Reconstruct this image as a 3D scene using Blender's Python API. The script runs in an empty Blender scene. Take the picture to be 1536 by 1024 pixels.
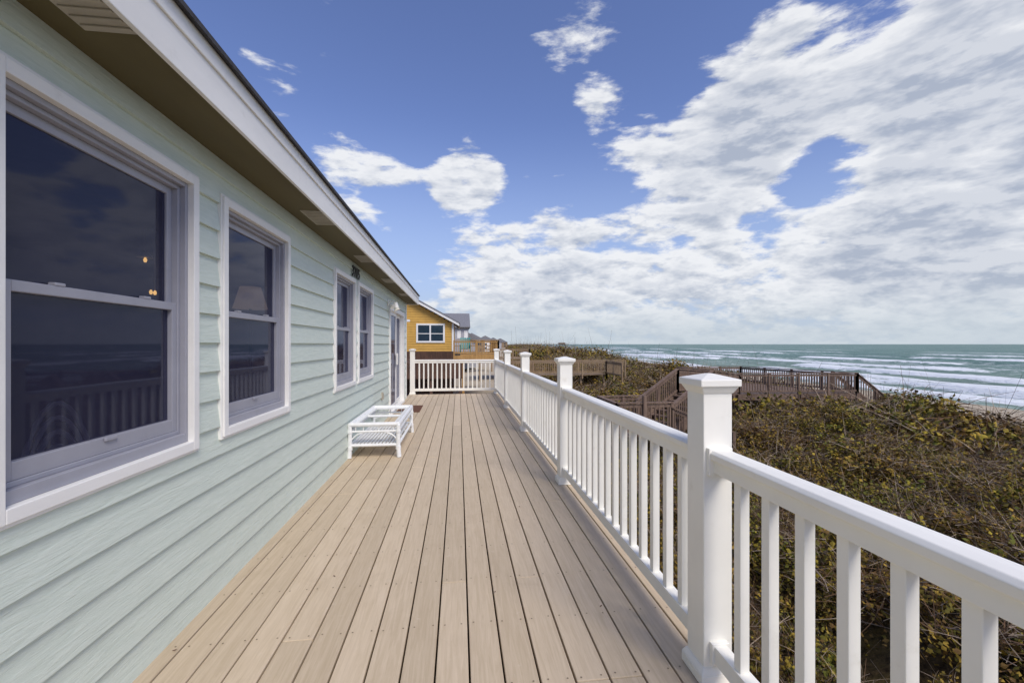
import bpy, math, random
import numpy as np
from mathutils import Vector, Matrix
random.seed(7); rng=np.random.default_rng(7)
scene=bpy.context.scene
COL=scene.collection

# ---------------------------------------------------------------- helpers
class NT:
    def __init__(s,tree): s.t=tree; s.n=tree.nodes; s.l=tree.links
    def new(s,ty,**kw):
        n=s.n.new(ty)
        for k,v in kw.items(): setattr(n,k,v)
        return n
    def put(s,sock,v):
        if v is None: return
        if isinstance(v,bpy.types.NodeSocket): s.l.new(v,sock)
        else: sock.default_value=v
    def math(s,op,a,b=None,c=None,clamp=False):
        n=s.new('ShaderNodeMath',operation=op); n.use_clamp=clamp
        s.put(n.inputs[0],a); s.put(n.inputs[1],b); s.put(n.inputs[2],c); return n.outputs[0]
    def vmath(s,op,a,b=None):
        n=s.new('ShaderNodeVectorMath',operation=op)
        s.put(n.inputs[0],a); s.put(n.inputs[1],b)
        return n.outputs['Value'] if op in('DOT_PRODUCT','LENGTH') else n.outputs[0]
    def mr(s,v,a,b,c=0.,d=1.,smooth=True):
        n=s.new('ShaderNodeMapRange'); n.interpolation_type='SMOOTHSTEP' if smooth else 'LINEAR'
        s.put(n.inputs[0],v)
        for i,x in enumerate((a,b,c,d)): s.put(n.inputs[i+1],x)
        return n.outputs[0]
    def noise(s,vec,scale,detail=4,rough=.5,dist=0.):
        n=s.new('ShaderNodeTexNoise'); s.put(n.inputs['Vector'],vec)
        n.inputs['Scale'].default_value=scale; n.inputs['Detail'].default_value=detail
        n.inputs['Roughness'].default_value=rough; n.inputs['Distortion'].default_value=dist
        return n.outputs[0]
    def scale(s,vec,sc,loc=(0,0,0)):
        n=s.new('ShaderNodeMapping'); s.put(n.inputs[0],vec)
        n.inputs['Scale'].default_value=sc; n.inputs['Location'].default_value=loc; return n.outputs[0]
    def mix(s,f,a,b,blend='MIX'):
        n=s.new('ShaderNodeMix',data_type='RGBA',blend_type=blend)
        s.put(n.inputs[0],f)
        for i,v in((6,a),(7,b)):
            if isinstance(v,tuple) and len(v)==3: v=(*v,1)
            s.put(n.inputs[i],v)
        return n.outputs[2]
    def bump(s,h,strength=.3,dist=.01):
        n=s.new('ShaderNodeBump'); n.inputs['Strength'].default_value=strength
        n.inputs['Distance'].default_value=dist; s.put(n.inputs['Height'],h); return n.outputs[0]

def mat(name,fn):
    m=bpy.data.materials.new(name); m.use_nodes=True
    nt=NT(m.node_tree); b=nt.n['Principled BSDF']
    tc=nt.new('ShaderNodeTexCoord').outputs['Object']
    fn(nt,b,tc); return m
def simple(name,col,rough=.5,var=.08,nscale=6,stretch=(1,1,1),bump=.15,bscale=60,bdist=.003,dirt=None,spec=.5,det=5):
    def f(nt,b,tc):
        v=nt.scale(tc,stretch)
        n=nt.noise(v,nscale,det,.6)
        lo=tuple(c*(1-var) for c in col); hi=tuple(min(1,c*(1+var)) for c in col)
        c=nt.mix(nt.mr(n,.3,.7),lo,hi)
        if dirt:
            d=nt.noise(tc,dirt[1],6,.65)
            c=nt.mix(nt.mr(d,dirt[2],dirt[2]+.2,0,dirt[3]),c,dirt[0])
        nt.put(b.inputs['Base Color'],c); b.inputs['Roughness'].default_value=rough
        b.inputs['Specular IOR Level'].default_value=spec
        if bump: nt.put(b.inputs['Normal'],nt.bump(nt.noise(v,bscale,4,.6),bump,bdist))
    return mat(name,f)

class MB:
    def __init__(s): s.v=[]; s.f=[]; s.m=[]
    def quadbox(s,pts,mi=0):
        o=len(s.v); s.v+= [tuple(p) for p in pts]
        for q in((0,3,2,1),(4,5,6,7),(0,1,5,4),(1,2,6,5),(2,3,7,6),(3,0,4,7)):
            s.f.append(tuple(o+i for i in q)); s.m.append(mi)
    def box(s,x0,x1,y0,y1,z0,z1,mi=0):
        s.quadbox([(x0,y0,z0),(x1,y0,z0),(x1,y1,z0),(x0,y1,z0),(x0,y0,z1),(x1,y0,z1),(x1,y1,z1),(x0,y1,z1)],mi)
    def beam(s,p0,p1,w,h,mi=0,vert_ends=False):
        p0=Vector(p0);p1=Vector(p1); d=(p1-p0).normalized()
        up=Vector((0,0,1)) if abs(d.z)<.95 else Vector((0,1,0))
        side=d.cross(up).normalized(); u=side.cross(d).normalized()
        if vert_ends: u=Vector((0,0,1))
        a=side*w/2; b=u*h/2
        s.quadbox([p0-a-b,p1-a-b,p1+a-b,p0+a-b,p0-a+b,p1-a+b,p1+a+b,p0+a+b],mi)
    def poly(s,pts,mi=0):
        o=len(s.v); s.v+=[tuple(p) for p in pts]; s.f.append(tuple(range(o,o+len(pts)))); s.m.append(mi)
    def prism(s,pts2,axis,a,b,mi=0):
        n=len(pts2); o=len(s.v)
        for t in(a,b):
            for p in pts2:
                s.v.append({'x':(t,p[0],p[1]),'y':(p[0],t,p[1]),'z':(p[0],p[1],t)}[axis])
        s.f.append(tuple(o+i for i in range(n))[::-1]); s.m.append(mi)
        s.f.append(tuple(o+n+i for i in range(n))); s.m.append(mi)
        for i in range(n):
            j=(i+1)%n; s.f.append((o+i,o+j,o+n+j,o+n+i)); s.m.append(mi)
    def tube(s,pts,r,n=8,mi=0):
        pts=[Vector(p) for p in pts]; o=len(s.v); N=len(pts)
        for i,p in enumerate(pts):
            d=(pts[min(i+1,N-1)]-pts[max(i-1,0)]).normalized()
            up=Vector((0,0,1)) if abs(d.z)<.9 else Vector((0,1,0))
            a=d.cross(up).normalized(); b=a.cross(d).normalized()
            rr=r[i] if isinstance(r,(list,tuple)) else r
            for k in range(n):
                t=2*math.pi*k/n; s.v.append(tuple(p+a*rr*math.cos(t)+b*rr*math.sin(t)))
        for i in range(N-1):
            for k in range(n):
                k2=(k+1)%n; s.f.append((o+i*n+k,o+i*n+k2,o+(i+1)*n+k2,o+(i+1)*n+k)); s.m.append(mi)
        s.f.append(tuple(o+k for k in range(n))[::-1]); s.m.append(mi)
        s.f.append(tuple(o+(N-1)*n+k for k in range(n))); s.m.append(mi)
    def frustum(s,cx,cy,z0,z1,h0,h1,mi=0):
        s.quadbox([(cx-h0,cy-h0,z0),(cx+h0,cy-h0,z0),(cx+h0,cy+h0,z0),(cx-h0,cy+h0,z0),
                   (cx-h1,cy-h1,z1),(cx+h1,cy-h1,z1),(cx+h1,cy+h1,z1),(cx-h1,cy+h1,z1)],mi)
    def obj(s,name,mats,parent=None,bevel=0,smooth=False,seg=2):
        me=bpy.data.meshes.new(name); me.from_pydata(s.v,[],s.f)
        for m in mats: me.materials.append(m)
        me.polygons.foreach_set('material_index',s.m)
        import bmesh
        bm=bmesh.new(); bm.from_mesh(me); bmesh.ops.recalc_face_normals(bm,faces=bm.faces); bm.to_mesh(me); bm.free()
        if smooth: me.polygons.foreach_set('use_smooth',[True]*len(me.polygons))
        o=bpy.data.objects.new(name,me); COL.objects.link(o)
        if parent: o.parent=parent
        if bevel:
            b=o.modifiers.new('bevel','BEVEL'); b.width=bevel; b.segments=seg; b.limit_method='ANGLE'; b.angle_limit=.6
        return o
def root(name):
    e=bpy.data.objects.new(name,None); e.empty_display_size=.2; COL.objects.link(e); return e

# ---------------------------------------------------------------- camera
F=640.; PHI=math.atan(80/640); H=1.4
cam=bpy.data.cameras.new('camera'); co=bpy.data.objects.new('camera',cam); COL.objects.link(co)
cam.sensor_width=36; cam.lens=F/1536*36; cam.shift_y=4/1536; cam.clip_start=.05; cam.clip_end=60000
co.location=(0,0,H); co.rotation_euler=(math.pi/2,0,-PHI); scene.camera=co
def pdir(u,v):
    a=(u-768)/F; b=(516-v)/F
    return Vector((a*math.cos(PHI)+math.sin(PHI),math.cos(PHI)-a*math.sin(PHI),b)).normalized()

# ---------------------------------------------------------------- light
SUN_EL=math.radians(48); sun_az=Vector((.50,-1,0)).normalized()
sd=Vector((sun_az.x*math.cos(SUN_EL),sun_az.y*math.cos(SUN_EL),math.sin(SUN_EL)))
sl=bpy.data.lights.new('sun','SUN'); sl.energy=2.8; sl.angle=math.radians(28); sl.color=(1,.93,.82)
so=bpy.data.objects.new('sun',sl); COL.objects.link(so); so.rotation_euler=sd.to_track_quat('Z','Y').to_euler()

world=bpy.data.worlds.new('World'); scene.world=world; world.use_nodes=True
w=NT(world.node_tree); bg=w.n['Background']
sky=w.new('ShaderNodeTexSky',sky_type='NISHITA'); sky.sun_disc=False; sky.sun_elevation=SUN_EL
sky.sun_rotation=math.atan2(sun_az.x,sun_az.y); sky.air_density=1.0; sky.dust_density=.6; sky.ozone_density=2.5
STR=.15
d=w.vmath('NORMALIZE',w.new('ShaderNodeTexCoord').outputs['Generated'])
sep=w.new('ShaderNodeSeparateXYZ'); w.put(sep.inputs[0],d); dx,dy,dz=sep.outputs
zz=w.math('MAXIMUM',dz,0.)
den=w.math('ADD',zz,.60)
cmb=w.new('ShaderNodeCombineXYZ'); w.put(cmb.inputs[0],w.math('DIVIDE',dx,den)); w.put(cmb.inputs[1],w.math('DIVIDE',dy,den)); w.put(cmb.inputs[2],w.math('MULTIPLY',dz,2.6))
P=cmb.outputs[0]
n0=w.noise(P,3.4,2,.5,.3)
n1=w.noise(P,8.0,9,.60,.10)
n1b=w.noise(w.vmath('ADD',P,(.004,-.010,.045)),8.0,4,.60,.10)
cov=None
def blob(u,v,rdeg,wt):
    global cov
    c=pdir(u,v); t=w.vmath('DOT_PRODUCT',d,tuple(c))
    m=w.mr(t,math.cos(math.radians(rdeg)),1.,0.,wt)
    cov=m if cov is None else w.math('ADD',cov,m)
blob(1330,170,21,.22); blob(1540,270,20,.17); blob(1070,230,10,.24); blob(1010,350,13,.14); blob(700,270,6,.30); blob(545,262,8,.14)
blob(885,80,8,.17); blob(790,420,13,.20); blob(480,25,5,.13); blob(925,205,6,.19); blob(1500,50,14,.17); blob(410,100,4,.12); blob(1170,120,8,.13)
blob(1240,262,5,-.20); blob(1290,35,6,-.18); blob(1440,215,5,-.14); blob(1130,350,4,-.10); blob(1000,70,7,-.10); blob(800,180,8,-.12); blob(600,120,10,-.14)
low=w.mr(dz,.34,.03,0.,.24)
az=w.mr(dx,-.2,.3,.15,1.)
cov=w.math('ADD',cov,w.math('MULTIPLY',low,az))
base=w.math('ADD',w.math('MULTIPLY',n1,.90),w.math('MULTIPLY',n0,.34))
dens=w.math('ADD',base,cov)
D=w.mr(dens,.715,.865)
shade=w.math('ADD',w.math('MULTIPLY',w.math('SUBTRACT',n1,n1b),3.6),.80,clamp=True)
thick=w.mr(dens,.88,1.10,0.,.45)
shade=w.math('SUBTRACT',shade,thick,clamp=True)
ccol=w.mix(shade,tuple(c/STR for c in(.43,.48,.58)),tuple(c/STR for c in(.90,.91,.93)))
skc=w.mix(1.,sky.outputs[0],(.92,.86,1.08),'MULTIPLY')
haze=w.mr(dz,.48,.0,0.,.85)
skc=w.mix(haze,skc,tuple(c/STR for c in(.42,.54,.76)))
final=w.mix(w.math('MULTIPLY',D,.93),skc,ccol)
final=w.mix(w.mr(dz,.13,.0,0.,.8),final,tuple(c/STR for c in(.54,.62,.69)))
w.put(bg.inputs[0],final); bg.inputs[1].default_value=STR
scene.view_settings.view_transform='Standard'; scene.view_settings.look='None'; scene.view_settings.exposure=0

# ---------------------------------------------------------------- materials
def f_siding(nt,b,tc):
    v=nt.scale(tc,(1,.12,1)); g=nt.noise(v,55,6,.65,.6)
    big=nt.noise(tc,1.2,4,.6)
    c=nt.mix(nt.mr(g,.3,.7),(.575,.65,.565),(.655,.72,.635))
    c=nt.mix(nt.mr(big,.35,.7,0,.4),c,(.57,.63,.55))
    nt.put(b.inputs['Base Color'],c); b.inputs['Roughness'].default_value=.62
    nt.put(b.inputs['Normal'],nt.bump(g,.6,.007))
M_siding=mat('sage_siding',f_siding)
M_white=simple('white_vinyl',(.88,.86,.78),.38,.03,3,bump=.04,bscale=30,dirt=((.55,.50,.38),7,.58,.30))
M_trim=simple('white_trim_paint',(.82,.81,.77),.5,.05,4,stretch=(1,.2,1),bump=.15,bscale=40,dirt=((.5,.48,.42),9,.58,.35))
M_frame=simple('grey_vinyl_frame',(.33,.33,.37),.45,.05,5,bump=.05,dirt=((.22,.21,.22),14,.6,.3))
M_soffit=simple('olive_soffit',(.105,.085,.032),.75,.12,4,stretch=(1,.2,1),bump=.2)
M_vent=simple('vent_metal',(.42,.38,.30),.5,.1)
M_roof=simple('asphalt_shingle',(.045,.045,.05),.9,.3,20,bump=.5)
M_black=simple('black_metal',(.015,.015,.015),.4,.1)
M_mat=simple('coir',(.13,.055,.03),.95,.3,60,bump=.8,bscale=200)
M_wick=simple('white_wicker',(.80,.81,.80),.45,.05,20,bump=.3,bscale=90,dirt=((.45,.42,.36),20,.6,.3))
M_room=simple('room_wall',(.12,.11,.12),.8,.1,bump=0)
def f_glass(nt,b,tc):
    tr=nt.new('ShaderNodeBsdfTransparent'); tr.inputs[0].default_value=(.42,.42,.50,1)
    gl=nt.new('ShaderNodeBsdfGlossy'); gl.inputs['Roughness'].default_value=.03; gl.inputs[0].default_value=(.80,.84,1,1)
    nb=nt.bump(nt.noise(tc,1.6,1,.5),.04,.015); nt.put(gl.inputs['Normal'],nb)
    lw=nt.new('ShaderNodeLayerWeight'); lw.inputs[0].default_value=.5
    fr=nt.math('ADD',nt.math('MULTIPLY',nt.math('POWER',lw.outputs['Facing'],4.),.9),.05)
    mx=nt.new('ShaderNodeMixShader'); nt.put(mx.inputs[0],fr); nt.l.new(tr.outputs[0],mx.inputs[1]); nt.l.new(gl.outputs[0],mx.inputs[2])
    df=nt.new('ShaderNodeBsdfDiffuse'); df.inputs[0].default_value=(.050,.050,.095,1)
    m2=nt.new('ShaderNodeMixShader'); m2.inputs[0].default_value=.42; nt.l.new(mx.outputs[0],m2.inputs[1]); nt.l.new(df.outputs[0],m2.inputs[2])
    nt.l.new(m2.outputs[0],nt.n['Material Output'].inputs[0])
M_glass=mat('screened_glass',f_glass)
def f_deck(nt,b,tc):
    at=nt.new('ShaderNodeAttribute',attribute_name='bid'); at.attribute_type='GEOMETRY'
    r=at.outputs['Fac']
    off=nt.new('ShaderNodeCombineXYZ'); nt.put(off.inputs[1],nt.math('MULTIPLY',r,37.)); nt.put(off.inputs[2],nt.math('MULTIPLY',r,11.))
    v=nt.scale(nt.vmath('ADD',tc,off.outputs[0]),(1,.06,1))
    g=nt.noise(v,60,7,.65,.8)
    c=nt.mix(nt.mr(g,.25,.75),(.52,.42,.29),(.63,.52,.38))
    tint=nt.mix(r,(.90,.885,.86),(1.06,1.05,1.04))
    c=nt.mix(1.,c,tint,'MULTIPLY')
    st=nt.noise(tc,2.3,7,.7,.5); c=nt.mix(nt.mr(st,.52,.75,0,.42),c,(.42,.33,.22))
    st2=nt.noise(tc,11,5,.7); c=nt.mix(nt.mr(st2,.60,.8,0,.45),c,(.70,.61,.49))
    nt.put(b.inputs['Base Color'],c); b.inputs['Roughness'].default_value=.6
    b.inputs['Specular IOR Level'].default_value=.3
    nt.put(b.inputs['Normal'],nt.bump(g,.3,.002))
M_deck=mat('tan_deck_board',f_deck)
def woodmat(name,a,bb,s=(1,1,.1)):
    def f(nt,b,tc):
        g=nt.noise(nt.scale(tc,s),14,6,.65,.5); k=nt.noise(tc,1.5,3)
        c=nt.mix(nt.mr(g,.3,.7),a,bb); c=nt.mix(nt.mr(k,.4,.7,0,.4),c,tuple(x*.6 for x in a))
        nt.put(b.inputs['Base Color'],c); b.inputs['Roughness'].default_value=.8
        nt.put(b.inputs['Normal'],nt.bump(g,.4,.01))
    return mat(name,f)
M_wood=woodmat('weathered_brown_wood',(.125,.080,.056),(.25,.17,.12))
M_woodl=woodmat('tan_wood',(.24,.16,.09),(.36,.26,.16))
M_woody=woodmat('orange_wood',(.36,.20,.06),(.50,.29,.10))
M_wdark=woodmat('dark_stained_wood',(.06,.03,.018),(.12,.06,.035))
M_yellow=simple('yellow_siding',(.58,.335,.06),.6,.08,3,bump=.1)
M_gray=simple('grey_siding',(.38,.38,.40),.6,.08)
M_groof=simple('grey_shingle',(.20,.20,.21),.9,.2,8)
M_teal=simple('teal_paint',(.02,.22,.19),.5)
M_dglass=simple('dark_glass',(.02,.04,.06),.08,.1,bump=0)
def leafmat(name,a,bb):
    def f(nt,b,tc):
        pos=nt.new('ShaderNodeNewGeometry').outputs['Position']
        k=nt.mr(nt.noise(pos,.55,3,.6),.42,.60); f_=nt.noise(pos,7.,1,.5)
        c=nt.mix(k,a,bb); c=nt.mix(nt.mr(f_,.3,.7,.0,.5),c,tuple(x*.45 for x in a))
        nt.put(b.inputs['Base Color'],c); b.inputs['Roughness'].default_value=.7; b.inputs['Specular IOR Level'].default_value=.12
    return mat(name,f)
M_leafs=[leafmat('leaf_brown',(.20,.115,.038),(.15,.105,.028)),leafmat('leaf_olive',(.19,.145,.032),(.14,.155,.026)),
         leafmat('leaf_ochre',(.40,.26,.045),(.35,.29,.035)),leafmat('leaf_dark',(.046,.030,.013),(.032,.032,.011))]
M_twig=simple('dry_twig',(.38,.30,.22),.85,.3,5,bump=0,spec=.2,det=2)
M_twigd=simple('brown_twig',(.15,.09,.05),.85,.3,5,bump=0,spec=.2,det=2)

# ---------------------------------------------------------------- deck
deck=root('wooden_deck')
WX=-1.36; Y0=-1.6; Y1=12.15
bw=.1380; pitch=.1462; mb=MB(); bids=[]
x=.0505-pitch*10
edges=[]
while x<1.16:
    x0=max(x,WX-.02); x1=min(x+bw,1.17)
    ends=[Y0]; y=Y0+random.uniform(1.2,4.2)
    while y<Y1-.6:
        ends.append(round(y/.406)*.406+.1); y+=random.choice([3.66,4.88,4.88,2.44])
    ends.append(Y1)
    for a,b in zip(ends[:-1],ends[1:]):
        if b-a<.2: continue
        mb.box(x0,x1,a+.002,b-.002,-.028+random.uniform(-.0008,.0008),random.uniform(-.0012,.0008)); bids.append(random.random())
    edges.append((x0,x1)); x+=pitch
o=mb.obj('deck_boards',[M_deck],deck,.004)
att=o.data.attributes.new('bid','FLOAT','FACE'); att.data.foreach_set('value',np.repeat(bids,6).astype('f'))
mb=MB()
y=Y0+.1
while y<Y1: 
    mb.box(WX,1.13,y-.019,y+.019,-.24,-.032); y+=.406
mb.box(1.135,1.17,Y0,Y1,-.27,-.032); mb.box(WX,1.17,Y1+.005,Y1+.04,-.27,-.002)
mb.box(WX,1.1,Y0,Y1,-.29,-.25)
for yy in np.arange(0,13,2.5): mb.box(.95,1.09,yy,yy+.14,-3.2,-.29)
mb.obj('joists',[M_wdark],deck)
mb=MB()
y=Y0+.1
while y<Y1:
    for (a,b) in edges:
        for xx in(a+.025,b-.025):
            cx=xx+random.uniform(-.004,.004); cy=y+random.uniform(-.006,.006)
            mb.poly([(cx+.0045*math.cos(t),cy+.0045*math.sin(t),.0016) for t in np.linspace(0,2*math.pi,7)[:-1]])
    y+=.406
M_screw=simple('screw_head',(.20,.15,.10),.5,.1,bump=0)
mb.obj('screws',[M_screw],deck)
mb=MB()
for i in range(46):
    cx=random.uniform(-1.3,1.0); cy=1.0+8*random.random()**1.5; r=random.uniform(.004,.013); a=random.uniform(0,6.28); ca,sa=math.cos(a),math.sin(a)
    pts_=[]
    for (px,py,pz) in((-1.2,0,.002),(0,-.5,.004),(1.3,0,.007),(.1,.55,.003)):
        pts_.append((cx+(px*ca-py*sa)*r,cy+(px*sa+py*ca)*r,pz*.8+.0012))
    mb.poly(pts_)
mb.obj('fallen_leaves',[M_mat])

# ---------------------------------------------------------------- railing
rail=root('white_railing')
RX=1.065
posts=[-.80,1.71,4.22,6.82,9.35,Y1-.07]
def post(mb,x,y,hh=1.28,s=.0635):
    mb.box(x-s,x+s,y-s,y+s,.002,hh-.055)
    mb.box(x-s-.018,x+s+.018,y-s-.018,y+s+.018,.002,.045); mb.frustum(x,y,.045,.07,s+.018,s+.003)
    mb.frustum(x,y,hh-.085,hh-.055,s+.003,s+.020)
    mb.box(x-s-.026,x+s+.026,y-s-.026,y+s+.026,hh-.055,hh-.025); mb.frustum(x,y,hh-.025,hh-.005,s+.022,.012)
mb=MB()
for y in posts: post(mb,RX,y)
post(mb,WX+.09,Y1-.07)
mb.obj('posts',[M_white],rail,.004)
def railprof(z):
    return [(-.030,z-.095),(.030,z-.095),(.030,z-.045),(.046,z-.038),(.048,z-.014),(.036,z-.002),(0,z),(-.036,z-.002),(-.048,z-.014),(-.046,z-.038),(-.030,z-.045)]
mt=MB(); mbal=MB()
for a,b in zip(posts[:-1],posts[1:]):
    y0=a+.0635;y1=b-.0635
    mt.prism([(RX+p,z) for p,z in railprof(.968)],'y',y0,y1)
    mt.box(RX-.028,RX+.028,y0,y1,.095,.165)
    for yy in(y0,y1-.02):
        mt.box(RX-.038,RX+.038,yy-.001,yy+.021,.085,.175); mt.box(RX-.052,RX+.052,yy-.001,yy+.021,.862,.974)
    n=round((y1-y0)/.150)-1; st=(y1-y0)/(n+1)
    for i in range(n):
        c=y0+st*(i+1); mbal.box(RX-.019,RX+.019,c-.019,c+.019,.160,.876)
yr=Y1-.07; x0=WX+.09+.0635; x1=RX-.0635
mt.prism([(yr+p,z) for p,z in railprof(.968)],'x',x0,x1); mt.box(x0,x1,yr-.028,yr+.028,.095,.165)
n=17; st=(x1-x0)/(n+1)
for i in range(n):
    c=x0+st*(i+1); mbal.box(c-.019,c+.019,yr-.019,yr+.019,.160,.876)
mt.obj('rails',[M_white],rail,.003); mbal.obj('balusters',[M_white],rail,.0025)

# ---------------------------------------------------------------- house
house=root('beach_house')
WY0=-1.6; WY1=11.3; ZS=2.458
wins=[(1.39,2.385,.864,2.252),(2.622,3.592,.870,2.245),(4.85,5.79,.88,2.235),(5.94,6.94,.88,2.235)]
door=(8.55,10.75,.0,2.16)
mb=MB(); EXP=.158; zb=-.33
def siding(y0,y1,z0,z1):
    z=zb
    while z<z1:
        a=max(z,z0); b=min(z+EXP,z1)
        if b-a>.004:
            oa=.019*(1-(a-z)/EXP); ob=.019*(1-(b-z)/EXP)
            mb.quadbox([(WX-.05,y0,a),(WX+oa,y0,a),(WX+oa,y1,a),(WX-.05,y1,a),(WX-.05,y0,b),(WX+ob,y0,b),(WX+ob,y1,b),(WX-.05,y1,b)])
        z+=EXP
cur=WY0
ops=wins+[door]
for (a,b,c,dd) in ops:
    siding(cur,a+.03,-.3,ZS); siding(a+.03,b-.03,-.3,c+.03); siding(a+.03,b-.03,dd-.03,ZS); cur=b-.03
siding(cur,WY1-.08,-.3,ZS)
mb.obj('siding',[M_siding],house)
mb=MB()
mb.box(WX-.02,WX+.024,WY1-.08,WY1+.02,-.3,ZS)
mb.box(WX-6,WX-.0205,WY1-.03,WY1,-3,ZS+.1)
mtr=MB(); mfr=MB(); mgl=MB()
def pane(x,a,b,c,dd): mgl.poly([(x,a,c),(x,b,c),(x,b,dd),(x,a,dd)])
def window(y0,y1,z0,z1):
    t=.046
    X=WX
    for a,b,c,dd in((y0,y0+t,z0,z1),(y1-t,y1,z0,z1),(y0+t,y1-t,z1-t,z1),(y0+t,y1-t,z0,z0+t)):
        mtr.box(X-.05,X+.034,a,b,c,dd)
    e=.014
    for a,b,c,dd in((y0-e,y0,z0-e,z1+e),(y1,y1+e,z0-e,z1+e),(y0,y1,z1,z1+e),(y0,y1,z0-e,z0)):
        mtr.box(X-.01,X+.024,a,b,c,dd)
    a,b,c,dd=y0+t,y1-t,z0+t,z1-t
    def ring(x0,x1,a,b,c,dd,f,fb=None):
        fb=fb or f
        mfr.box(x0,x1,a,a+f,c,dd); mfr.box(x0,x1,b-f,b,c,dd); mfr.box(x0,x1,a+f,b-f,dd-f,dd); mfr.box(x0,x1,a+f,b-f,c,c+fb)
    ring(X-.075,X+.006,a,b,c,dd,.022,.045)
    ring(X-.075,X-.018,a+.022,b-.022,c+.045,dd-.022,.018)
    a+=.04;b-=.04;c+=.063;dd-=.04
    zm=(c+dd)/2+.02
    ring(X-.068,X-.045,a,b,zm-.02,dd,.036)
    ring(X-.060,X-.022,a,b,c,zm+.012,.036,.06)
    mfr.box(X-.021,X-.012,(a+b)/2-.03,(a+b)/2+.03,c+.045,c+.06)
    for yy in(a+.2,b-.2): mfr.box(X-.045,X-.02,yy-.02,yy+.02,zm+.012,zm+.024)
    pane(X-.056,a+.036,b-.036,zm+.016,dd-.036); pane(X-.043,a+.036,b-.036,c+.06,zm-.024)
for wn in wins: window(*wn)
y0,y1,z0,z1=door
for a,b,c,dd in((y0,y0+.09,z0,z1),(y1-.09,y1,z0,z1),(y0+.09,y1-.09,z1-.09,z1)): mtr.box(WX-.05,WX+.04,a,b,c,dd)
mtr.box(WX-.05,WX+.06,y0+.09,y1-.09,0.0,.04)
a,b=y0+.09,y1-.09; m=(a+b)/2
for (p,q,xo) in((a,m+.04,.0),(m-.04,b,-.045)):
    for A,B,C,Dd in((p,p+.07,.04,z1-.09),(q-.07,q,.04,z1-.09),(p+.07,q-.07,z1-.16,z1-.09),(p+.07,q-.07,.04,.14)):
        mtr.box(WX-.04+xo,WX-.005+xo,A,B,C,Dd)
    pane(WX-.022+xo,p+.07,q-.07,.14,z1-.16)
mtr.box(WX,WX+.045,m-.09,m-.065,.95,1.2)
mtr.obj('window_trim',[M_trim],house,.003); mfr.obj('window_frames',[M_frame],house,.003)
mgl.obj('window_glass',[M_glass],house)
mb.obj('corner_and_end_wall',[M_trim],house,.003)
mb=MB()
XR=WX-3.2
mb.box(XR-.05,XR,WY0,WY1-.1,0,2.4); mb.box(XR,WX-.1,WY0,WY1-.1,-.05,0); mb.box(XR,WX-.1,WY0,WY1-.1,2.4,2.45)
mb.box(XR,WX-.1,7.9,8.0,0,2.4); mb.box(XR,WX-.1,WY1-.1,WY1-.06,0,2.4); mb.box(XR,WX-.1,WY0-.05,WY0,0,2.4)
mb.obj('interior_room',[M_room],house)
mb=MB()
mb.box(-9.4,-9.3,WY0,WY1,-3,2.46); mb.box(-9.3,WX-.06,WY0-.1,WY0-.05,-3,2.46)
mb.obj('rear_walls',[M_siding],house)
FX=-1.06; RY1=11.6
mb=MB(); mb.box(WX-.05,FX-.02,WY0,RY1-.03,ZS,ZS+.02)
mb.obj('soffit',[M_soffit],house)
mb=MB()
for a,b in((1.22,1.60),(3.55,3.95),(5.28,5.68),(7.1,7.5),(9.1,9.5)):
    mb.box(-1.245,-1.075,a,b,ZS-.006,ZS-.0005)
    for i in range(9):
        t=a+.03+i*(b-a-.06)/8; mb.box(-1.235,-1.085,t-.004,t+.008,ZS-.012,ZS-.0065)
mb.obj('soffit_vents',[M_vent],house,.001)
mb=MB()
mb.box(FX-.02,FX,WY0,RY1,ZS-.012,2.665)
mb.box(FX,FX+.010,WY0,RY1,2.60,2.675)
mb.box(WX-6,FX-.02,RY1-.03,RY1,ZS-.012,2.62)
mb.obj('fascia',[M_trim],house,.003)
mb=MB()
mb.prism([(FX+.035,2.668),(FX+.035,2.690),(-5.6,2.690+4.55*.33),(-10.2,2.69),(-10.2,2.67),(-5.6,2.668+4.55*.33)],'y',WY0,RY1+.02)
mb.obj('shingle_roof',[M_roof],house)
mb=MB()
mb.prism([(FX-.03,2.66),(-5.6,2.64+4.5*.33),(-9.4,2.66),(-9.4,2.46),(WX-.05,2.48)],'y',WY1-.02,WY1)
mb.obj('gable_end',[M_siding],house)
e=root('wall_light'); mb=MB()
mb.tube([(WX+.012,8.42,2.20),(WX+.03,8.42,2.20)],.06,16); mb.tube([(WX+.03,8.42,2.20),(WX+.09,8.42,2.23),(WX+.15,8.42,2.19)],.014,8)
mb.tube([(WX+.15,8.42,2.20),(WX+.165,8.42,2.10),(WX+.19,8.42,2.05)],[.035,.055,.075],14)
mb.tube([(WX+.07,8.38,2.16),(WX+.12,8.33,2.10)],[.03,.05],12)
mb.obj('lamp_body',[M_white],e,smooth=False)
e=root('electrical_outlet'); mb=MB(); mb.box(WX+.005,WX+.035,7.72,7.80,.42,.55); mb.box(WX+.035,WX+.045,7.73,7.79,.43,.54); mb.obj('cover',[M_vent],e,.004)
cu=bpy.data.curves.new('num','FONT'); cu.body='3705'; cu.size=.19; cu.extrude=.006; cu.offset=.003; cu.space_character=1.08
to=bpy.data.objects.new('tmp',cu); COL.objects.link(to)
bpy.context.view_layer.update()
dg=bpy.context.evaluated_depsgraph_get(); me=bpy.data.meshes.new_from_object(to.evaluated_get(dg)); bpy.data.objects.remove(to)
no=bpy.data.objects.new('house_number',me); COL.objects.link(no); me.materials.clear(); me.materials.append(M_black)
no.rotation_euler=(math.pi/2,0,math.pi/2); no.location=(WX+.028,5.60,2.268)
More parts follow.
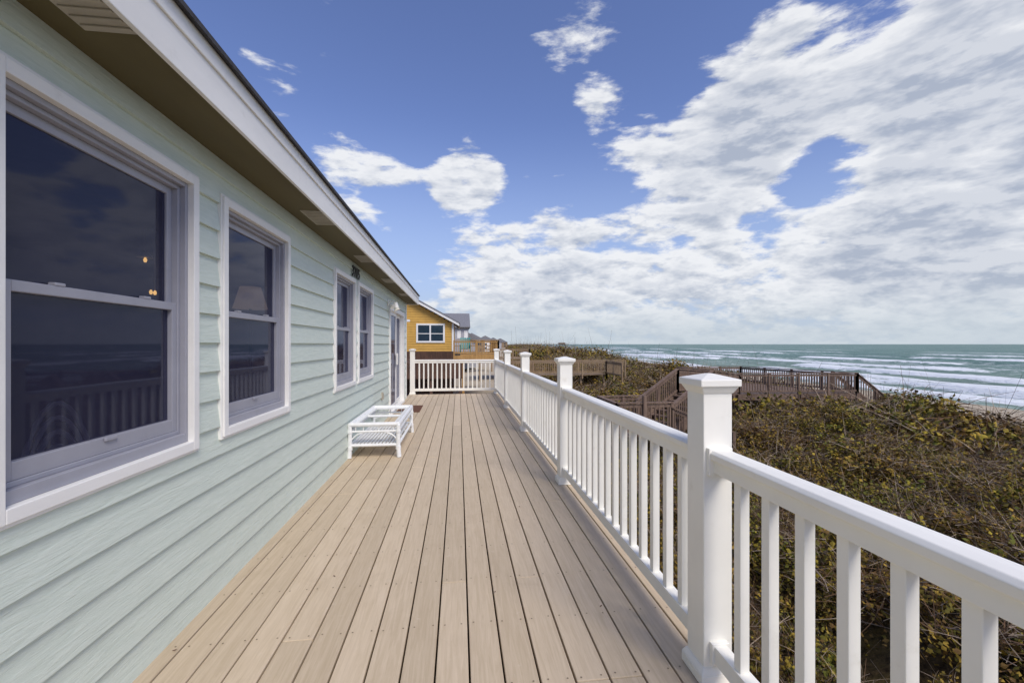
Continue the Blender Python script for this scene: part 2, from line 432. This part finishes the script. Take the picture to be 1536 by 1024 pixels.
# things in room
def f_em(nt,b,tc):
    b.inputs['Base Color'].default_value=(1,.6,.2,1); b.inputs['Emission Color'].default_value=(1,.58,.16,1); b.inputs['Emission Strength'].default_value=3.2
M_bulb=mat('lit_bulb',f_em)
e=root('pendant_lamp'); mb=MB(); mb.tube([(-2.7,4.07,2.4),(-2.7,4.07,2.18)],.006,6); mb.tube([(-2.7,4.07,2.2),(-2.7,4.07,2.15)],[.02,.06],10)
mb.tube([(-2.7,4.19,2.4),(-2.7,4.19,1.86)],.006,6); mb.obj('stem',[M_vent],e)
mb=MB()
for y,z in((4.07,2.13),(4.19,1.86),(4.14,1.86)): mb.tube([(-2.7,y,z+.02),(-2.7,y,z),(-2.7,y,z-.02)],[.006,.014,.008],10)
mb.obj('bulb',[M_bulb],e,smooth=True)
def f_sh(nt,b,tc):
    b.inputs['Base Color'].default_value=(.4,.3,.2,1); b.inputs['Emission Color'].default_value=(1,.7,.45,1); b.inputs['Emission Strength'].default_value=.20
M_shade=mat('lamp_shade',f_sh)
e=root('floor_lamp'); mb=MB(); mb.tube([(-2.0,4.41,1.74),(-2.0,4.41,1.95)],[.15,.09],20); mb.obj('shade',[M_shade],e)
mb=MB(); mb.tube([(-2.0,4.41,0.),(-2.0,4.41,.03),(-2.0,4.41,.05),(-2.0,4.41,1.8)],[.14,.13,.02,.012],14); mb.obj('base',[M_black],e)
e=root('wicker_armchair'); mb=MB(); cx,cy=-1.95,2.5
def arc(p0,p1,c,n=8):
    return [Vector(p0)*(1-t)**2+Vector(c)*2*t*(1-t)+Vector(p1)*t*t for t in np.linspace(0,1,n)]
for k in range(9):
    s=1-k*.11; mb.tube(arc((cx-.1,cy-.3*s,.42),(cx-.1,cy+.3*s,.42),(cx-.16,cy,.42+1.35*s),14),.012,6)
mb.box(cx-.1,cx+.45,cy-.3,cy+.3,.38,.44)
for a in(-.08,.42):
    for b in(-.27,.27): mb.tube([(cx+a,cy+b,0),(cx+a,cy+b,.4)],.025)
for b in(-.3,.3): mb.tube(arc((cx-.12,cy+b*.9,.8),(cx+.42,cy+b,.42),(cx+.5,cy+b,.75)),.022)
mb.obj('frame',[M_wick],e)

mb=MB(); mb.box(-1.27,-.80,8.95,9.85,.003,.018); mb.obj('door_mat',[M_mat],None,.004)

# ---------------------------------------------------------------- wicker coffee table
e=root('wicker_coffee_table'); mb=MB(); tx0,tx1,ty0,ty1=-1.325,-.745,5.44,6.92; zt=.41
for (x,y) in((tx0,ty0),(tx1,ty0),(tx0,ty1),(tx1,ty1)):
    sx=.012 if x==tx1 else -.004; sy=-.012 if y==ty0 else .012
    mb.tube([(x+sx,y+sy,.003),(x,y,.15),(x,y,zt-.01)],[.028,.026,.026],10)
    mb.tube([(x,y,.10),(x,y,.14)],.033,10); mb.tube([(x,y,zt-.10),(x,y,zt-.075)],.033,10)
for z,r in((zt,.027),(zt-.085,.013),(.155,.018)):
    mb.tube([(tx0,ty0,z),(tx1,ty0,z)],r); mb.tube([(tx0,ty1,z),(tx1,ty1,z)],r)
    mb.tube([(tx0,ty0,z),(tx0,ty1,z)],r); mb.tube([(tx1,ty0,z),(tx1,ty1,z)],r)
mb.box(tx0+.015,tx0+.07,ty0,ty1,zt-.02,zt-.001); mb.box(tx1-.07,tx1-.015,ty0,ty1,zt-.02,zt-.001)
mb.box(tx0+.07,tx1-.07,ty0+.01,ty0+.08,zt-.021,zt-.002); mb.box(tx0+.07,tx1-.07,ty1-.08,ty1-.01,zt-.021,zt-.002)
ym=(ty0+ty1)/2; mb.tube([(tx0,ym,zt-.02),(tx1,ym,zt-.02)],.018)
for y in np.arange(ty0+.08,ty1,.09):
    for x in(tx0,tx1): mb.tube([(x,y,zt-.085),(x,y,zt)],.006,5)
for x in np.arange(tx0+.07,tx1-.03,.09):
    for y in(ty0,ty1): mb.tube([(x,y,zt-.085),(x,y,zt)],.006,5)
for x in np.linspace(tx0+.05,tx1-.05,12): mb.box(x-.014,x+.014,ty0,ty1,.155,.168)
for y in np.linspace(ty0+.2,ty1-.2,4): mb.box(tx0,tx1,y-.012,y+.012,.141,.154)
for y in(ty0,ty1):
    mb.tube(arc((tx0,y,.17),(tx0+.2,y,zt-.09),(tx0+.03,y,zt-.11)),.009,6); mb.tube(arc((tx1,y,.17),(tx1-.2,y,zt-.09),(tx1-.03,y,zt-.11)),.009,6)
for x in(tx0,tx1):
    mb.tube(arc((x,ty0,.17),(x,ty0+.24,zt-.09),(x,ty0+.03,zt-.11)),.009,6); mb.tube(arc((x,ty1,.17),(x,ty1-.24,zt-.09),(x,ty1-.03,zt-.11)),.009,6)
mb.obj('frame',[M_wick],e,smooth=False)

# ---------------------------------------------------------------- terrain
def sm(x,a,b):
    t=np.clip((x-a)/(b-a),0,1); return t*t*(3-2*t)
waves=[(rng.uniform(0,2*math.pi),rng.uniform(0,2*math.pi),f) for f in (.12,.16,.22,.3,.38,.5,.7,.9,1.2,1.6)]
def wav(x,y):
    r=0
    for th,ph,f in waves: r=r+np.sin((x*math.cos(th)+y*math.sin(th))*f*2*math.pi*.6+ph+1.5*np.sin(.3*x*f+y*.4*f))*(.12/f)**.62
    return r*.16
def shore(y): return np.where(y>0,.11*y,0)
SH=62.
def gz(x,y):
    x=np.asarray(x,float); y=np.asarray(y,float)
    q=x-shore(y)
    h=np.interp(q,[-1e5,-20,1.5,4,8,13,18,24,34,SH,SH+20,SH+140,1e5],[-3,-3,-2.9,-2.65,-2.22,-2.0,-2.2,-3.7,-5.6,-6.55,-7.6,-12,-12])
    far=sm(y,16,34)*sm(q,-12,-2)*(1-sm(q,15,26))
    h=h+far*(.30+ (1-sm(q,0,12))*.40)
    veg=(1-sm(q,22,34))*sm(q,1,4)
    h=h+veg*wav(x,y)*1.4
    h=h+.75*np.exp(-(((x-11.5)/3.6)**2+((y-12.5)/3.0)**2))
    h=h-.5*np.exp(-(((x-7)/2.2)**2+((y-13)/2.)**2))
    return h
def axis(a,b,st,lim):
    c=list(np.arange(a,b,st)); s=st; v=c[-1]
    while v<lim: s*=1.25; v+=s; c.append(v)
    s=st; v=c[0]; pre=[]
    while v>-lim: s*=1.25; v-=s; pre.append(v)
    return np.array(pre[::-1]+c)
def gridobj(name,xs,ys,zf,m,attrs=None):
    X,Y=np.meshgrid(xs,ys,indexing='ij'); Z=zf(X,Y)
    nx,ny=X.shape; v=np.stack([X,Y,Z],-1).reshape(-1,3)
    i=np.arange(nx*ny).reshape(nx,ny); f=np.stack([i[:-1,:-1],i[1:,:-1],i[1:,1:],i[:-1,1:]],-1).reshape(-1,4)
    me=bpy.data.meshes.new(name); me.vertices.add(len(v)); me.vertices.foreach_set('co',v.ravel())
    me.loops.add(f.size); me.loops.foreach_set('vertex_index',f.ravel().astype('i'))
    me.polygons.add(len(f)); me.polygons.foreach_set('loop_start',np.arange(0,f.size,4,dtype='i')); me.polygons.foreach_set('loop_total',np.full(len(f),4,'i'))
    me.polygons.foreach_set('use_smooth',np.ones(len(f),bool)); me.update(); me.validate()
    me.materials.append(m)
    if attrs:
        for k,fn in attrs.items():
            a=me.attributes.new(k,'FLOAT','POINT'); a.data.foreach_set('value',fn(X,Y).ravel().astype('f'))
    o=bpy.data.objects.new(name,me); COL.objects.link(o); return o
def vegmask(X,Y):
    q=X-shore(Y); n=wav(X*2.3+9,Y*2.3)
    return (1-sm(q+n*6,22,30))*sm(q+n*1.2,1.6,3.0)
def f_ground(nt,b,tc):
    at=nt.new('ShaderNodeAttribute',attribute_name='veg').outputs['Fac']
    n=nt.noise(tc,1.3,6,.65); n2=nt.noise(tc,14,6,.7)
    sand=nt.mix(nt.mr(n2,.3,.7),(.42,.35,.25),(.56,.48,.36))
    br=nt.mix(nt.mr(n2,.35,.65),(.032,.020,.009),(.11,.072,.030))  # brown litter, darkened so the shade in shrub gaps is part of its colour
    br=nt.mix(nt.mr(n,.45,.65,0,.6),br,(.085,.068,.020))
    k=nt.mr(nt.math('ADD',at,nt.math('MULTIPLY',nt.math('SUBTRACT',n2,.5),.8)),.35,.6)
    nt.put(b.inputs['Base Color'],nt.mix(k,sand,br)); b.inputs['Roughness'].default_value=.95
    b.inputs['Specular IOR Level'].default_value=.1
    nt.put(b.inputs['Normal'],nt.bump(n2,.8,.08))
M_ground=mat('dune_ground',f_ground)
gridobj('ground',axis(-20,100,.5,22000),axis(-14,120,.7,22000),gz,M_ground,{'veg':vegmask})

# ---------------------------------------------------------------- sea
ZSEA=-6.6
def foamf(X,Y):
    s=X-shore(Y)-SH
    r=np.zeros_like(X)
    for s0,wd,ph,am in((2,5,0,1.1),(12,4.5,1.3,1.05),(25,5.5,2.1,1.05),(44,7,4,1.05),(72,8,.7,1.),(112,10,3,1.),(170,12,5,.95),(250,14,2.5,.85),(360,16,1.5,.7)):
        line=s-s0-5*np.sin(Y*.021+ph)-2.*np.sin(Y*.067+ph*2)
        seg=.5+.5*np.sin(Y*.030+ph*3+.9*np.sin(Y*.013+ph))
        seg=sm(seg,.22,.5) if s0>10 else 1
        trail=np.where(line>0,np.exp(-(line/(wd*1.3))**2),np.exp(-(line/(wd*.4))**2))
        r=np.maximum(r,trail*seg*am)
    return r
def seaz(X,Y):
    s=X-shore(Y)-SH
    a=sm(s,-4,20)*(1-sm(s,300,900))
    w_=.22*np.sin(s*.42+.9*np.sin(Y*.05))+.14*np.sin(s*.9+Y*.11)+.1*np.sin(Y*.23+s*.31)
    return ZSEA+a*(w_+1.1*np.clip(foamf(X,Y)-.45,0,1)*2*.7)
xs=np.concatenate([np.arange(44,290,.8),290+np.cumsum(.8*1.09**np.arange(1,95))]); xs=xs[xs<30000]
xs=np.append(xs,30000.)
ys=axis(-10,420,2.0,25000)
def f_sea(nt,b,tc):
    at=nt.new('ShaderNodeAttribute',attribute_name='foam').outputs['Fac']
    st=nt.scale(tc,(1,.35,1))
    n=nt.noise(st,.09,6,.62,.5); n2=nt.noise(st,.65,6,.7,.6); n3=nt.noise(nt.scale(tc,(1,.28,1)),.020,5,.6,.3)
    c=nt.mix(nt.mr(n,.35,.65),(.055,.145,.125),(.12,.235,.195))
    sx=nt.new('ShaderNodeSeparateXYZ'); nt.put(sx.inputs[0],tc)
    near=nt.mr(sx.outputs[0],70,240,1.,0.)
    c=nt.mix(nt.math('MULTIPLY',near,.5),c,(.27,.34,.26))
    v=nt.math('ADD',at,nt.math('MULTIPLY',nt.math('SUBTRACT',n2,.5),1.6))
    k=nt.mr(v,.42,.74)
    k2=nt.mr(nt.math('ADD',nt.math('MULTIPLY',n2,.65),nt.math('MULTIPLY',n3,.6)),.66,.74,0,.8)
    k=nt.math('MAXIMUM',k,nt.math('MULTIPLY',k2,nt.mr(sx.outputs[0],90,420,1.,.3)))
    c=nt.mix(k,c,(.84,.87,.86))
    nt.put(b.inputs['Base Color'],c); nt.put(b.inputs['Roughness'],nt.mr(k,0,1,.4,.8))
    b.inputs['Specular IOR Level'].default_value=.14
    nt.put(b.inputs['Normal'],nt.bump(nt.math('ADD',n2,nt.math('MULTIPLY',n,2.)),.8,1.))
M_sea=mat('sea_water',f_sea)
gridobj('sea',xs,ys,seaz,M_sea,{'foam':foamf})

# ---------------------------------------------------------------- shrubs
def clump(name,R,hgt,nleaf,ls,ntw,tw,weights):
    n=nleaf
    th=rng.uniform(0,2*math.pi,n); u=rng.uniform(0,1,n)**.5
    lob=1+.25*np.sin(3*th+rng.uniform(0,6))+.15*np.sin(5*th+rng.uniform(0,6))
    rad=u*R*lob; top=hgt*(1-(u**2)*.85)*(1+.28*np.sin(4*th+u*5)+.15*np.sin(7*th-u*9))
    z=top*(1-rng.uniform(0,1,n)**2*.75)+rng.normal(0,.05*hgt,n)
    C=np.stack([rad*np.cos(th),rad*np.sin(th),z],1)
    nrm=rng.normal(0,1,(n,3)); nrm[:,2]=np.abs(nrm[:,2])+.4; nrm/=np.linalg.norm(nrm,axis=1)[:,None]
    t=np.cross(nrm,rng.normal(0,1,(n,3))); t/=np.linalg.norm(t,axis=1)[:,None]; bt=np.cross(nrm,t)
    L=(ls*rng.uniform(.5,1.35,n))[:,None]; W=L*.38
    V=np.stack([C-t*L*.5,C+bt*W-nrm*W*.2,C+t*L*.5,C-bt*W-nrm*W*.2],1).reshape(-1,3)
    Fl=np.arange(4*n).reshape(n,4)
    ph=rng.uniform(0,6,2); pn=np.sin(C[:,0]*9/R*.5+ph[0])+np.sin(C[:,1]*9/R*.5+ph[1])+rng.normal(0,.8,n)
    mi=rng.choice(4,n,p=weights)
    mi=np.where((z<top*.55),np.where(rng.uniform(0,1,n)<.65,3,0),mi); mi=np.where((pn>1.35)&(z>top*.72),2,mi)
    tv=[];tf=[];tm=[]
    for i in range(ntw):
        a=rng.uniform(0,6.28); r0=R*rng.uniform(0,.8); p=np.array([r0*math.cos(a),r0*math.sin(a),hgt*rng.uniform(.35,1.)])
        dr=rng.normal(0,1,3); dr[2]=abs(dr[2])*.45; dr/=np.linalg.norm(dr); ln=R*rng.uniform(.3,.9)
        wdt=tw*rng.uniform(.5,1.3); sd_=np.cross(dr,rng.normal(0,1,3)); sd_/=np.linalg.norm(sd_)
        o0=len(tv); bend=rng.normal(0,.45,3)
        for j in range(5):
            tt=j/4; pp=p+dr*ln*tt+bend*ln*tt*tt; ww=wdt*(1-.6*tt)
            tv+= [pp-sd_*ww/2,pp+sd_*ww/2]
        mm=4 if rng.uniform()<.5 else 5
        for j in range(4): tf.append((o0+2*j,o0+2*j+1,o0+2*j+3,o0+2*j+2)); tm.append(mm)
    V=np.concatenate([V,np.array(tv)]); Fl=np.concatenate([Fl,np.array(tf)+4*n]); mi=np.concatenate([mi,tm])
    me=bpy.data.meshes.new(name); me.from_pydata(V.tolist(),[],Fl.tolist())
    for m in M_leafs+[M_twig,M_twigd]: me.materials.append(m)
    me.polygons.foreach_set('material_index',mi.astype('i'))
    return bpy.data.objects.new(name,me)
def scatter(name,pts,scl,objs):
    c=bpy.data.collections.new(name+'_clumps')
    for ob in objs: c.objects.link(ob)
    me=bpy.data.meshes.new(name); me.from_pydata([tuple(p) for p in pts],[],[])
    a=me.attributes.new('sc','FLOAT','POINT'); a.data.foreach_set('value',np.asarray(scl,'f'))
    o=bpy.data.objects.new(name,me); COL.objects.link(o)
    ng=bpy.data.node_groups.new(name+'_gn','GeometryNodeTree')
    ng.interface.new_socket('Geometry',in_out='INPUT',socket_type='NodeSocketGeometry'); ng.interface.new_socket('Geometry',in_out='OUTPUT',socket_type='NodeSocketGeometry')
    N=ng.nodes; Lk=ng.links; gi=N.new('NodeGroupInput'); go=N.new('NodeGroupOutput')
    ci=N.new('GeometryNodeCollectionInfo'); ci.inputs['Collection'].default_value=c; ci.inputs['Separate Children'].default_value=True; ci.inputs['Reset Children'].default_value=True
    ip=N.new('GeometryNodeInstanceOnPoints'); ip.inputs['Pick Instance'].default_value=True
    rv=N.new('FunctionNodeRandomValue'); rv.data_type='FLOAT_VECTOR'; rv.inputs[0].default_value=(-.25,-.25,0); rv.inputs[1].default_value=(.25,.25,6.28)
    na=N.new('GeometryNodeInputNamedAttribute'); na.data_type='FLOAT'; na.inputs['Name'].default_value='sc'
    mp=N.new('GeometryNodeMeshToPoints')
    Lk.new(gi.outputs[0],mp.inputs[0]); Lk.new(mp.outputs[0],ip.inputs['Points']); Lk.new(ci.outputs[0],ip.inputs['Instance']); Lk.new(rv.outputs[0],ip.inputs['Rotation'])
    Lk.new(na.outputs[0],ip.inputs['Scale']); Lk.new(ip.outputs[0],go.inputs[0])
    md=o.modifiers.new('scatter','NODES'); md.node_group=ng; return o
W1=[.38,.32,.19,.11]; W2=[.52,.20,.13,.15]; W3=[.20,.44,.29,.07]
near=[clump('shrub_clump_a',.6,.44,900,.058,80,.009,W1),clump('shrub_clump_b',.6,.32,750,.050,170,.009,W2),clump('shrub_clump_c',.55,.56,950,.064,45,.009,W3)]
far=[clump('shrub_far_a',1.,.68,700,.13,50,.022,W1),clump('shrub_far_b',1.,.5,600,.12,80,.022,W2),clump('shrub_far_c',1.,.80,700,.14,35,.022,W3)]
def pts(xa,xb,ya,yb,dens,cond):
    n=int((xb-xa)*(yb-ya)*dens); X=rng.uniform(xa,xb,n); Y=rng.uniform(ya,yb,n)
    k=(rng.uniform(0,1,n)<vegmask(X,Y))&cond(X,Y); X=X[k];Y=Y[k]
    Z=gz(X,Y)-.08
    return np.stack([X,Y,Z],1)
def clear(X,Y):
    a=(X>12.4)&(X<19.2)&(Y>17.2)&(Y<24.5); b=(X>4.5)&(X<6.6)&(Y>12.2)&(Y<14.6)
    c=(X<4.5)&(Y>17)&(Y<38)
    return ~(a|b|c)
pn=pts(1.6,19,-1,19,4.5,lambda X,Y:(np.hypot(X,Y)<21)&clear(X,Y))
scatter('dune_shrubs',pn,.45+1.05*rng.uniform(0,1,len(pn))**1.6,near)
pf=pts(-6,34,8,75,1.1,lambda X,Y:(np.hypot(X,Y)>18)&clear(X,Y))
pf2=pts(-10,70,75,400,.12,lambda X,Y:clear(X,Y))
PF=np.concatenate([pf,pf2]); SC=np.concatenate([.5+.9*rng.uniform(0,1,len(pf))**1.5,rng.uniform(1.5,3,len(pf2))])
scatter('distant_dune_shrubs',PF,SC,far)

# ---------------------------------------------------------------- boardwalk
def woodrail(mb,p0,p1,h=.95,sp=1.5,bal=.13,cap=.12):
    p0=Vector(p0);p1=Vector(p1); L=(p1-p0).length; n=max(1,round(L/sp)); U=Vector((0,0,1))
    for i in range(n+1):
        p=p0.lerp(p1,i/n); mb.box(p.x-.045,p.x+.045,p.y-.045,p.y+.045,p.z-.3,p.z+h)
    mb.beam(p0+U*h,p1+U*h,cap,.04); mb.beam(p0+U*(h-.10),p1+U*(h-.10),.04,.09); mb.beam(p0+U*.12,p1+U*.12,.04,.08)
    m=int(L/bal)
    for i in range(1,m):
        p=p0.lerp(p1,i/m); mb.box(p.x-.017,p.x+.017,p.y-.017,p.y+.017,p.z+.1,p.z+h-.08)
e=root('beach_boardwalk'); mb=MB()
zp=-.90; A=(12.8,18.2,zp);B=(18.6,17.9,zp);C=(17.0,24.,zp);Dp=(12.8,23.7,zp)
for i in range(43):
    t0=i/43; t1=(i+.93)/43
    l0=Vector(A).lerp(Vector(Dp),t0); l1=Vector(A).lerp(Vector(Dp),t1); r0=Vector(B).lerp(Vector(C),t0); r1=Vector(B).lerp(Vector(C),t1)
    dn=Vector((0,0,-.04)); mb.quadbox([l0+dn,r0+dn,r1+dn,l1+dn,l0,r0,r1,l1])
for p,q in((A,B),(B,C),(C,Dp),(Dp,A)): mb.beam(Vector(p)+Vector((0,0,-.16)),Vector(q)+Vector((0,0,-.16)),.05,.22)
for p in(A,B,C,Dp,(15.8,18,zp),(15,23.9,zp)): mb.box(p[0]-.08,p[0]+.08,p[1]-.08,p[1]+.08,-3.8,zp)
woodrail(mb,A,B); woodrail(mb,B,C); woodrail(mb,C,Dp); woodrail(mb,(12.8,20.4,zp),Dp)
mb.box(12.9,16.8,23.3,23.6,zp+.42,zp+.46); 
for i in range(8):
    x=18.65+.26*i; mb.box(x,x+.25,18.0,19.2,zp-.2-.19*i,zp-.16-.19*i)
for y in(17.95,19.25):
    mb.beam((18.6,y,zp-.15),(20.7,y,zp-1.7),.05,.24)
    woodrail(mb,(18.6,y,zp),(20.7,y,zp-1.55),.95,1.2,.16)
mb.obj('platform',[M_wood],e)
mb=MB()
zl=-1.35
for i in range(14): mb.box(4.7+i*.13,4.82+i*.13,12.3,14.,zl-.04,zl)
woodrail(mb,(4.7,12.3,zl),(6.45,12.3,zl),.98,.9); woodrail(mb,(4.7,14.0,zl),(6.45,14.,zl),.98,.9); woodrail(mb,(4.7,12.3,zl),(4.7,14.,zl),.98,.9)
mb.box(5.5,5.6,12.2,12.3,-3,zl+1.2)
s0=Vector((6.5,12.35,zl)); s1=Vector((8.6,13.6,zl+.95)); off=Vector((-.65,1.15,0))
for i in range(7):
    p=s0.lerp(s1,(i+.5)/7); mb.beam(p,p+off,.27,.04)
for o_ in(Vector((0,0,0)),off): mb.beam(s0+o_+Vector((0,0,-.1)),s1+o_+Vector((0,0,-.1)),.05,.24); woodrail(mb,s0+o_,s1+o_,.9,1.2,.13)
s2=Vector((6.4,12.3,zl)); s3=Vector((8.2,11.9,zl-.75))
woodrail(mb,s2,s3,.85,1.2,.14)
w0=s1; w1=Vector((12.8,18.2,-.90)); 
for i in range(40):
    p=w0.lerp(w1,i/40); mb.beam(p,p+off,.125,.04)
woodrail(mb,w0,w1,.9,1.6,.13); woodrail(mb,w0+off,w1+Vector((0,1.9,0)),.9,1.6,.13)
mb.obj('stairs_and_walkway',[M_wood],e)
e=root('neighbour_boardwalk'); mb=MB()
zz_=-.75
mb.box(3.4,10.5,29.5,31.,zz_-.05,zz_); woodrail(mb,(3.4,29.5,zz_),(10.5,29.5,zz_),.95,1.8,.15); woodrail(mb,(3.4,31.,zz_),(12.5,31.,zz_),.95,1.8,.15)
woodrail(mb,(10.5,26.5,zz_),(10.5,29.5,zz_),.95,1.5,.15)
for x in np.arange(3.5,11,1.7): mb.box(x,x+.12,29.6,29.7,-3.5,zz_)
mb.obj('walkway',[M_woodl],e)
mb=MB()
mb.box(2.,7,42,48,-.1,0); woodrail(mb,(2,42,0),(7,42,0),.95,1.8,.2); woodrail(mb,(7,42,0),(7,48,0),.95,1.8,.2)
for x in(2.1,4.5,6.9): mb.box(x-.1,x+.1,42,42.2,-3,0)
mb.obj('far_deck',[M_woodl],e)

# ---------------------------------------------------------------- yellow house
e=root('yellow_house'); Yh=30.
def lapwall(mb,x0,x1,y,z0,z1,top=None):
    z=z0
    while z<z1:
        zt_=min(z+.17,z1); xr=x1
        if top: 
            xr=min(x1,top(zt_))
        if xr>x0: mb.quadbox([(x0,y-.03,z),(xr,y-.03,z),(xr,y+.05,z),(x0,y+.05,z),(x0,y-.005,zt_),(xr,y-.005,zt_),(xr,y+.05,zt_),(x0,y+.05,zt_)])
        z+=.17
xr=-.35
ridge=-6.5; eave_x=.05; ez=2.80; sl_=.545
def rz(x): return ez+(eave_x-x)*sl_
mb=MB(); lapwall(mb,-13,xr,Yh,.9,6.6,lambda z: eave_x-(z+.12-ez)/sl_ if z>2.9 else 99)
mb.box(xr-.02,xr,Yh,Yh+9,.9,2.95); mb.box(-13,xr,Yh+9,Yh+9.1,.9,3)
mb.obj('siding',[M_yellow],e)
mb=MB()
for a,b in(((eave_x,ez),(ridge,rz(ridge))),((-13.1,ez),(ridge,rz(ridge)))):
    mb.quadbox([(a[0],Yh-.42,a[1]-.16),(b[0],Yh-.42,b[1]-.16),(b[0],Yh-.38,b[1]-.16),(a[0],Yh-.38,a[1]-.16),(a[0],Yh-.42,a[1]+.04),(b[0],Yh-.42,b[1]+.04),(b[0],Yh-.38,b[1]+.04),(a[0],Yh-.38,a[1]+.04)])
mb.box(eave_x-.03,eave_x,Yh-.4,Yh+9.3,ez-.16,ez+.02); mb.box(xr-.12,xr+.02,Yh-.06,Yh-.031,.9,2.85)
wx0,wx1,wz0,wz1=-2.9,-.95,1.5,2.82
for a,b,c,dd in((wx0,wx1,wz1-.12,wz1),(wx0,wx1,wz0,wz0+.12),(wx0,wx0+.12,wz0+.12,wz1-.12),(wx1-.12,wx1,wz0+.12,wz1-.12),(-2.0,-1.9,wz0+.12,wz1-.12),(wx0+.12,-2.0,2.1,2.15),(-1.9,wx1-.12,2.1,2.15)):
    mb.box(a,b,Yh-.07,Yh-.032,c,dd)
mb.box(-6,-2.9-.25,Yh-1.6,Yh-1.5,2.86,3.0)
mb.obj('white_trim',[M_trim],e)
mb=MB(); mb.box(wx0+.1,wx1-.1,Yh-.05,Yh-.035,wz0+.1,wz1-.1); mb.obj('window_glass',[M_dglass],e)
mb=MB(); mb.prism([(eave_x+.05,ez+.02),(eave_x+.05,ez+.08),(ridge,rz(ridge)+.12),(-13.2,ez+.08),(-13.2,ez+.02),(ridge,rz(ridge)+.05)],'y',Yh-.46,Yh+9.4); mb.obj('roof',[M_groof],e)
mb=MB(); mb.box(-13,xr-.05,Yh-.04,Yh+9,-3,.9); mb.box(-6,.2,22.5,Yh-.05,.32,.42); mb.box(-6,.2,22.5,22.56,-.4,.32)
for x in np.arange(-6,.3,1.5): mb.box(x,x+.14,22.6,22.74,-3,.3)
mb.obj('lower_deck',[M_wdark],e)
mb=MB(); mb.box(.1,2.6,Yh-2,Yh+5,.66,.74); woodrail(mb,(-.3,Yh-2,.7),(2.6,Yh-2,.7),.95,1.3,.15); woodrail(mb,(2.6,Yh-2,.7),(2.6,Yh+5,.7),.95,1.5,.15)
for x in(.3,2.5): mb.box(x-.08,x+.08,Yh-2,Yh-1.84,-3,.66)
mb.box(-.3,2.6,Yh-2.03,Yh-1.98,.40,.66)
mb.obj('side_deck',[M_woody],e)
e=root('lounge_chair'); mb=MB(); cx,cy,cz=.45,Yh-1.0,.74
mb.box(cx-.3,cx+.3,cy-.3,cy+.3,cz+.33,cz+.38)
for i in range(5): mb.beam((cx-.26+i*.13,cy+.28,cz+.35),(cx-.30+i*.15,cy+.55,cz+1.1),.11,.025)
for sx in(-.34,.34):
    mb.box(cx+sx-.04,cx+sx+.04,cy-.35,cy+.4,cz+.58,cz+.61)
    for yy in(-.3,.33): mb.box(cx+sx-.03,cx+sx+.03,cy+yy-.03,cy+yy+.03,cz,cz+.58)
mb.obj('chair',[M_teal],e)

e=root('grey_house'); Yg=60.; mb=MB()
lapwall(mb,-6,1.35,Yg,-2,3.9); mb.box(-6,1.33,Yg+.06,Yg+9,-2,3.9); lapwall(mb,1.36,2.6,Yg+3,-2,2.2); mb.box(1.34,2.6,Yg+3.06,Yg+8,-2,2.2); mb.obj('siding',[M_gray],e)
mb=MB(); mb.prism([(Yg-.5,3.85),(Yg+4.5,6.0),(Yg+9.5,3.85),(Yg+9.5,3.7),(Yg-.5,3.7)],'x',-6.4,1.6)
mb.prism([(1.4,3.1),(3.4,1.75),(3.4,1.6),(1.4,2.2)],'y',Yg+2.6,Yg+8.4); mb.obj('roof',[M_groof],e)
mb=MB()
for a in(-2.5,-.2,.75): mb.box(a,a+.5,Yg-.06,Yg-.035,2.2,3.3)
mb.obj('windows',[M_trim],e)
mb=MB(); mb.box(-3,4.4,Yg-4,Yg-.1,.2,.3); woodrail(mb,(-3,Yg-4,.3),(4.4,Yg-4,.3),.95,1.8,.25); woodrail(mb,(4.4,Yg-4,.3),(4.4,Yg,.3),.95,1.8,.25)
for x in(-3,.5,4.3): mb.box(x-.1,x+.1,Yg-4,Yg-3.8,-2.5,.2)
mb.obj('deck',[M_woodl],e)
def dh(nm,x,y,wd,h,wm,z0=-2.2):
    e=root(nm); mb=MB(); lapwall(mb,x,x+wd,y,z0,z0+h); mb.box(x,x+wd,y+.06,y+9,z0,z0+h); mb.obj('walls',[wm],e)
    mb=MB(); mb.prism([(x-.4,z0+h),(x+wd/2,z0+h+wd*.28),(x+wd+.4,z0+h)],'y',y-.5,y+9.5); mb.obj('roof',[M_groof],e)
    mb=MB()
    for i in range(3):
        for j in range(2): mb.box(x+wd*(.15+.3*i),x+wd*(.27+.3*i),y-.07,y-.04,z0+h*(.25+.38*j),z0+h*(.42+.38*j))
    mb.obj('windows',[M_dglass],e)
dh('distant_house',-6,105,9,5.6,M_gray); dh('distant_house',0,150,9,5.,M_woodl); dh('distant_house',8,210,10,5,M_trim); dh('distant_house',18,290,11,5,M_gray); dh('distant_house',34,420,14,5.4,M_woodl)

e=root('fishing_pier'); mb=MB(); Yp=900.
mb.box(120,235,Yp,Yp+5,.6,1.5)
for x in np.arange(125,235,7): mb.box(x,x+1.,Yp+1,Yp+2,-9,.6)
for x in np.arange(122,235,9): mb.box(x,x+.5,Yp,Yp+.5,1.5,4.0)
mb.box(215,228,Yp-2,Yp+7,1.5,4.6); mb.obj('pier_deck',[M_wood],e)
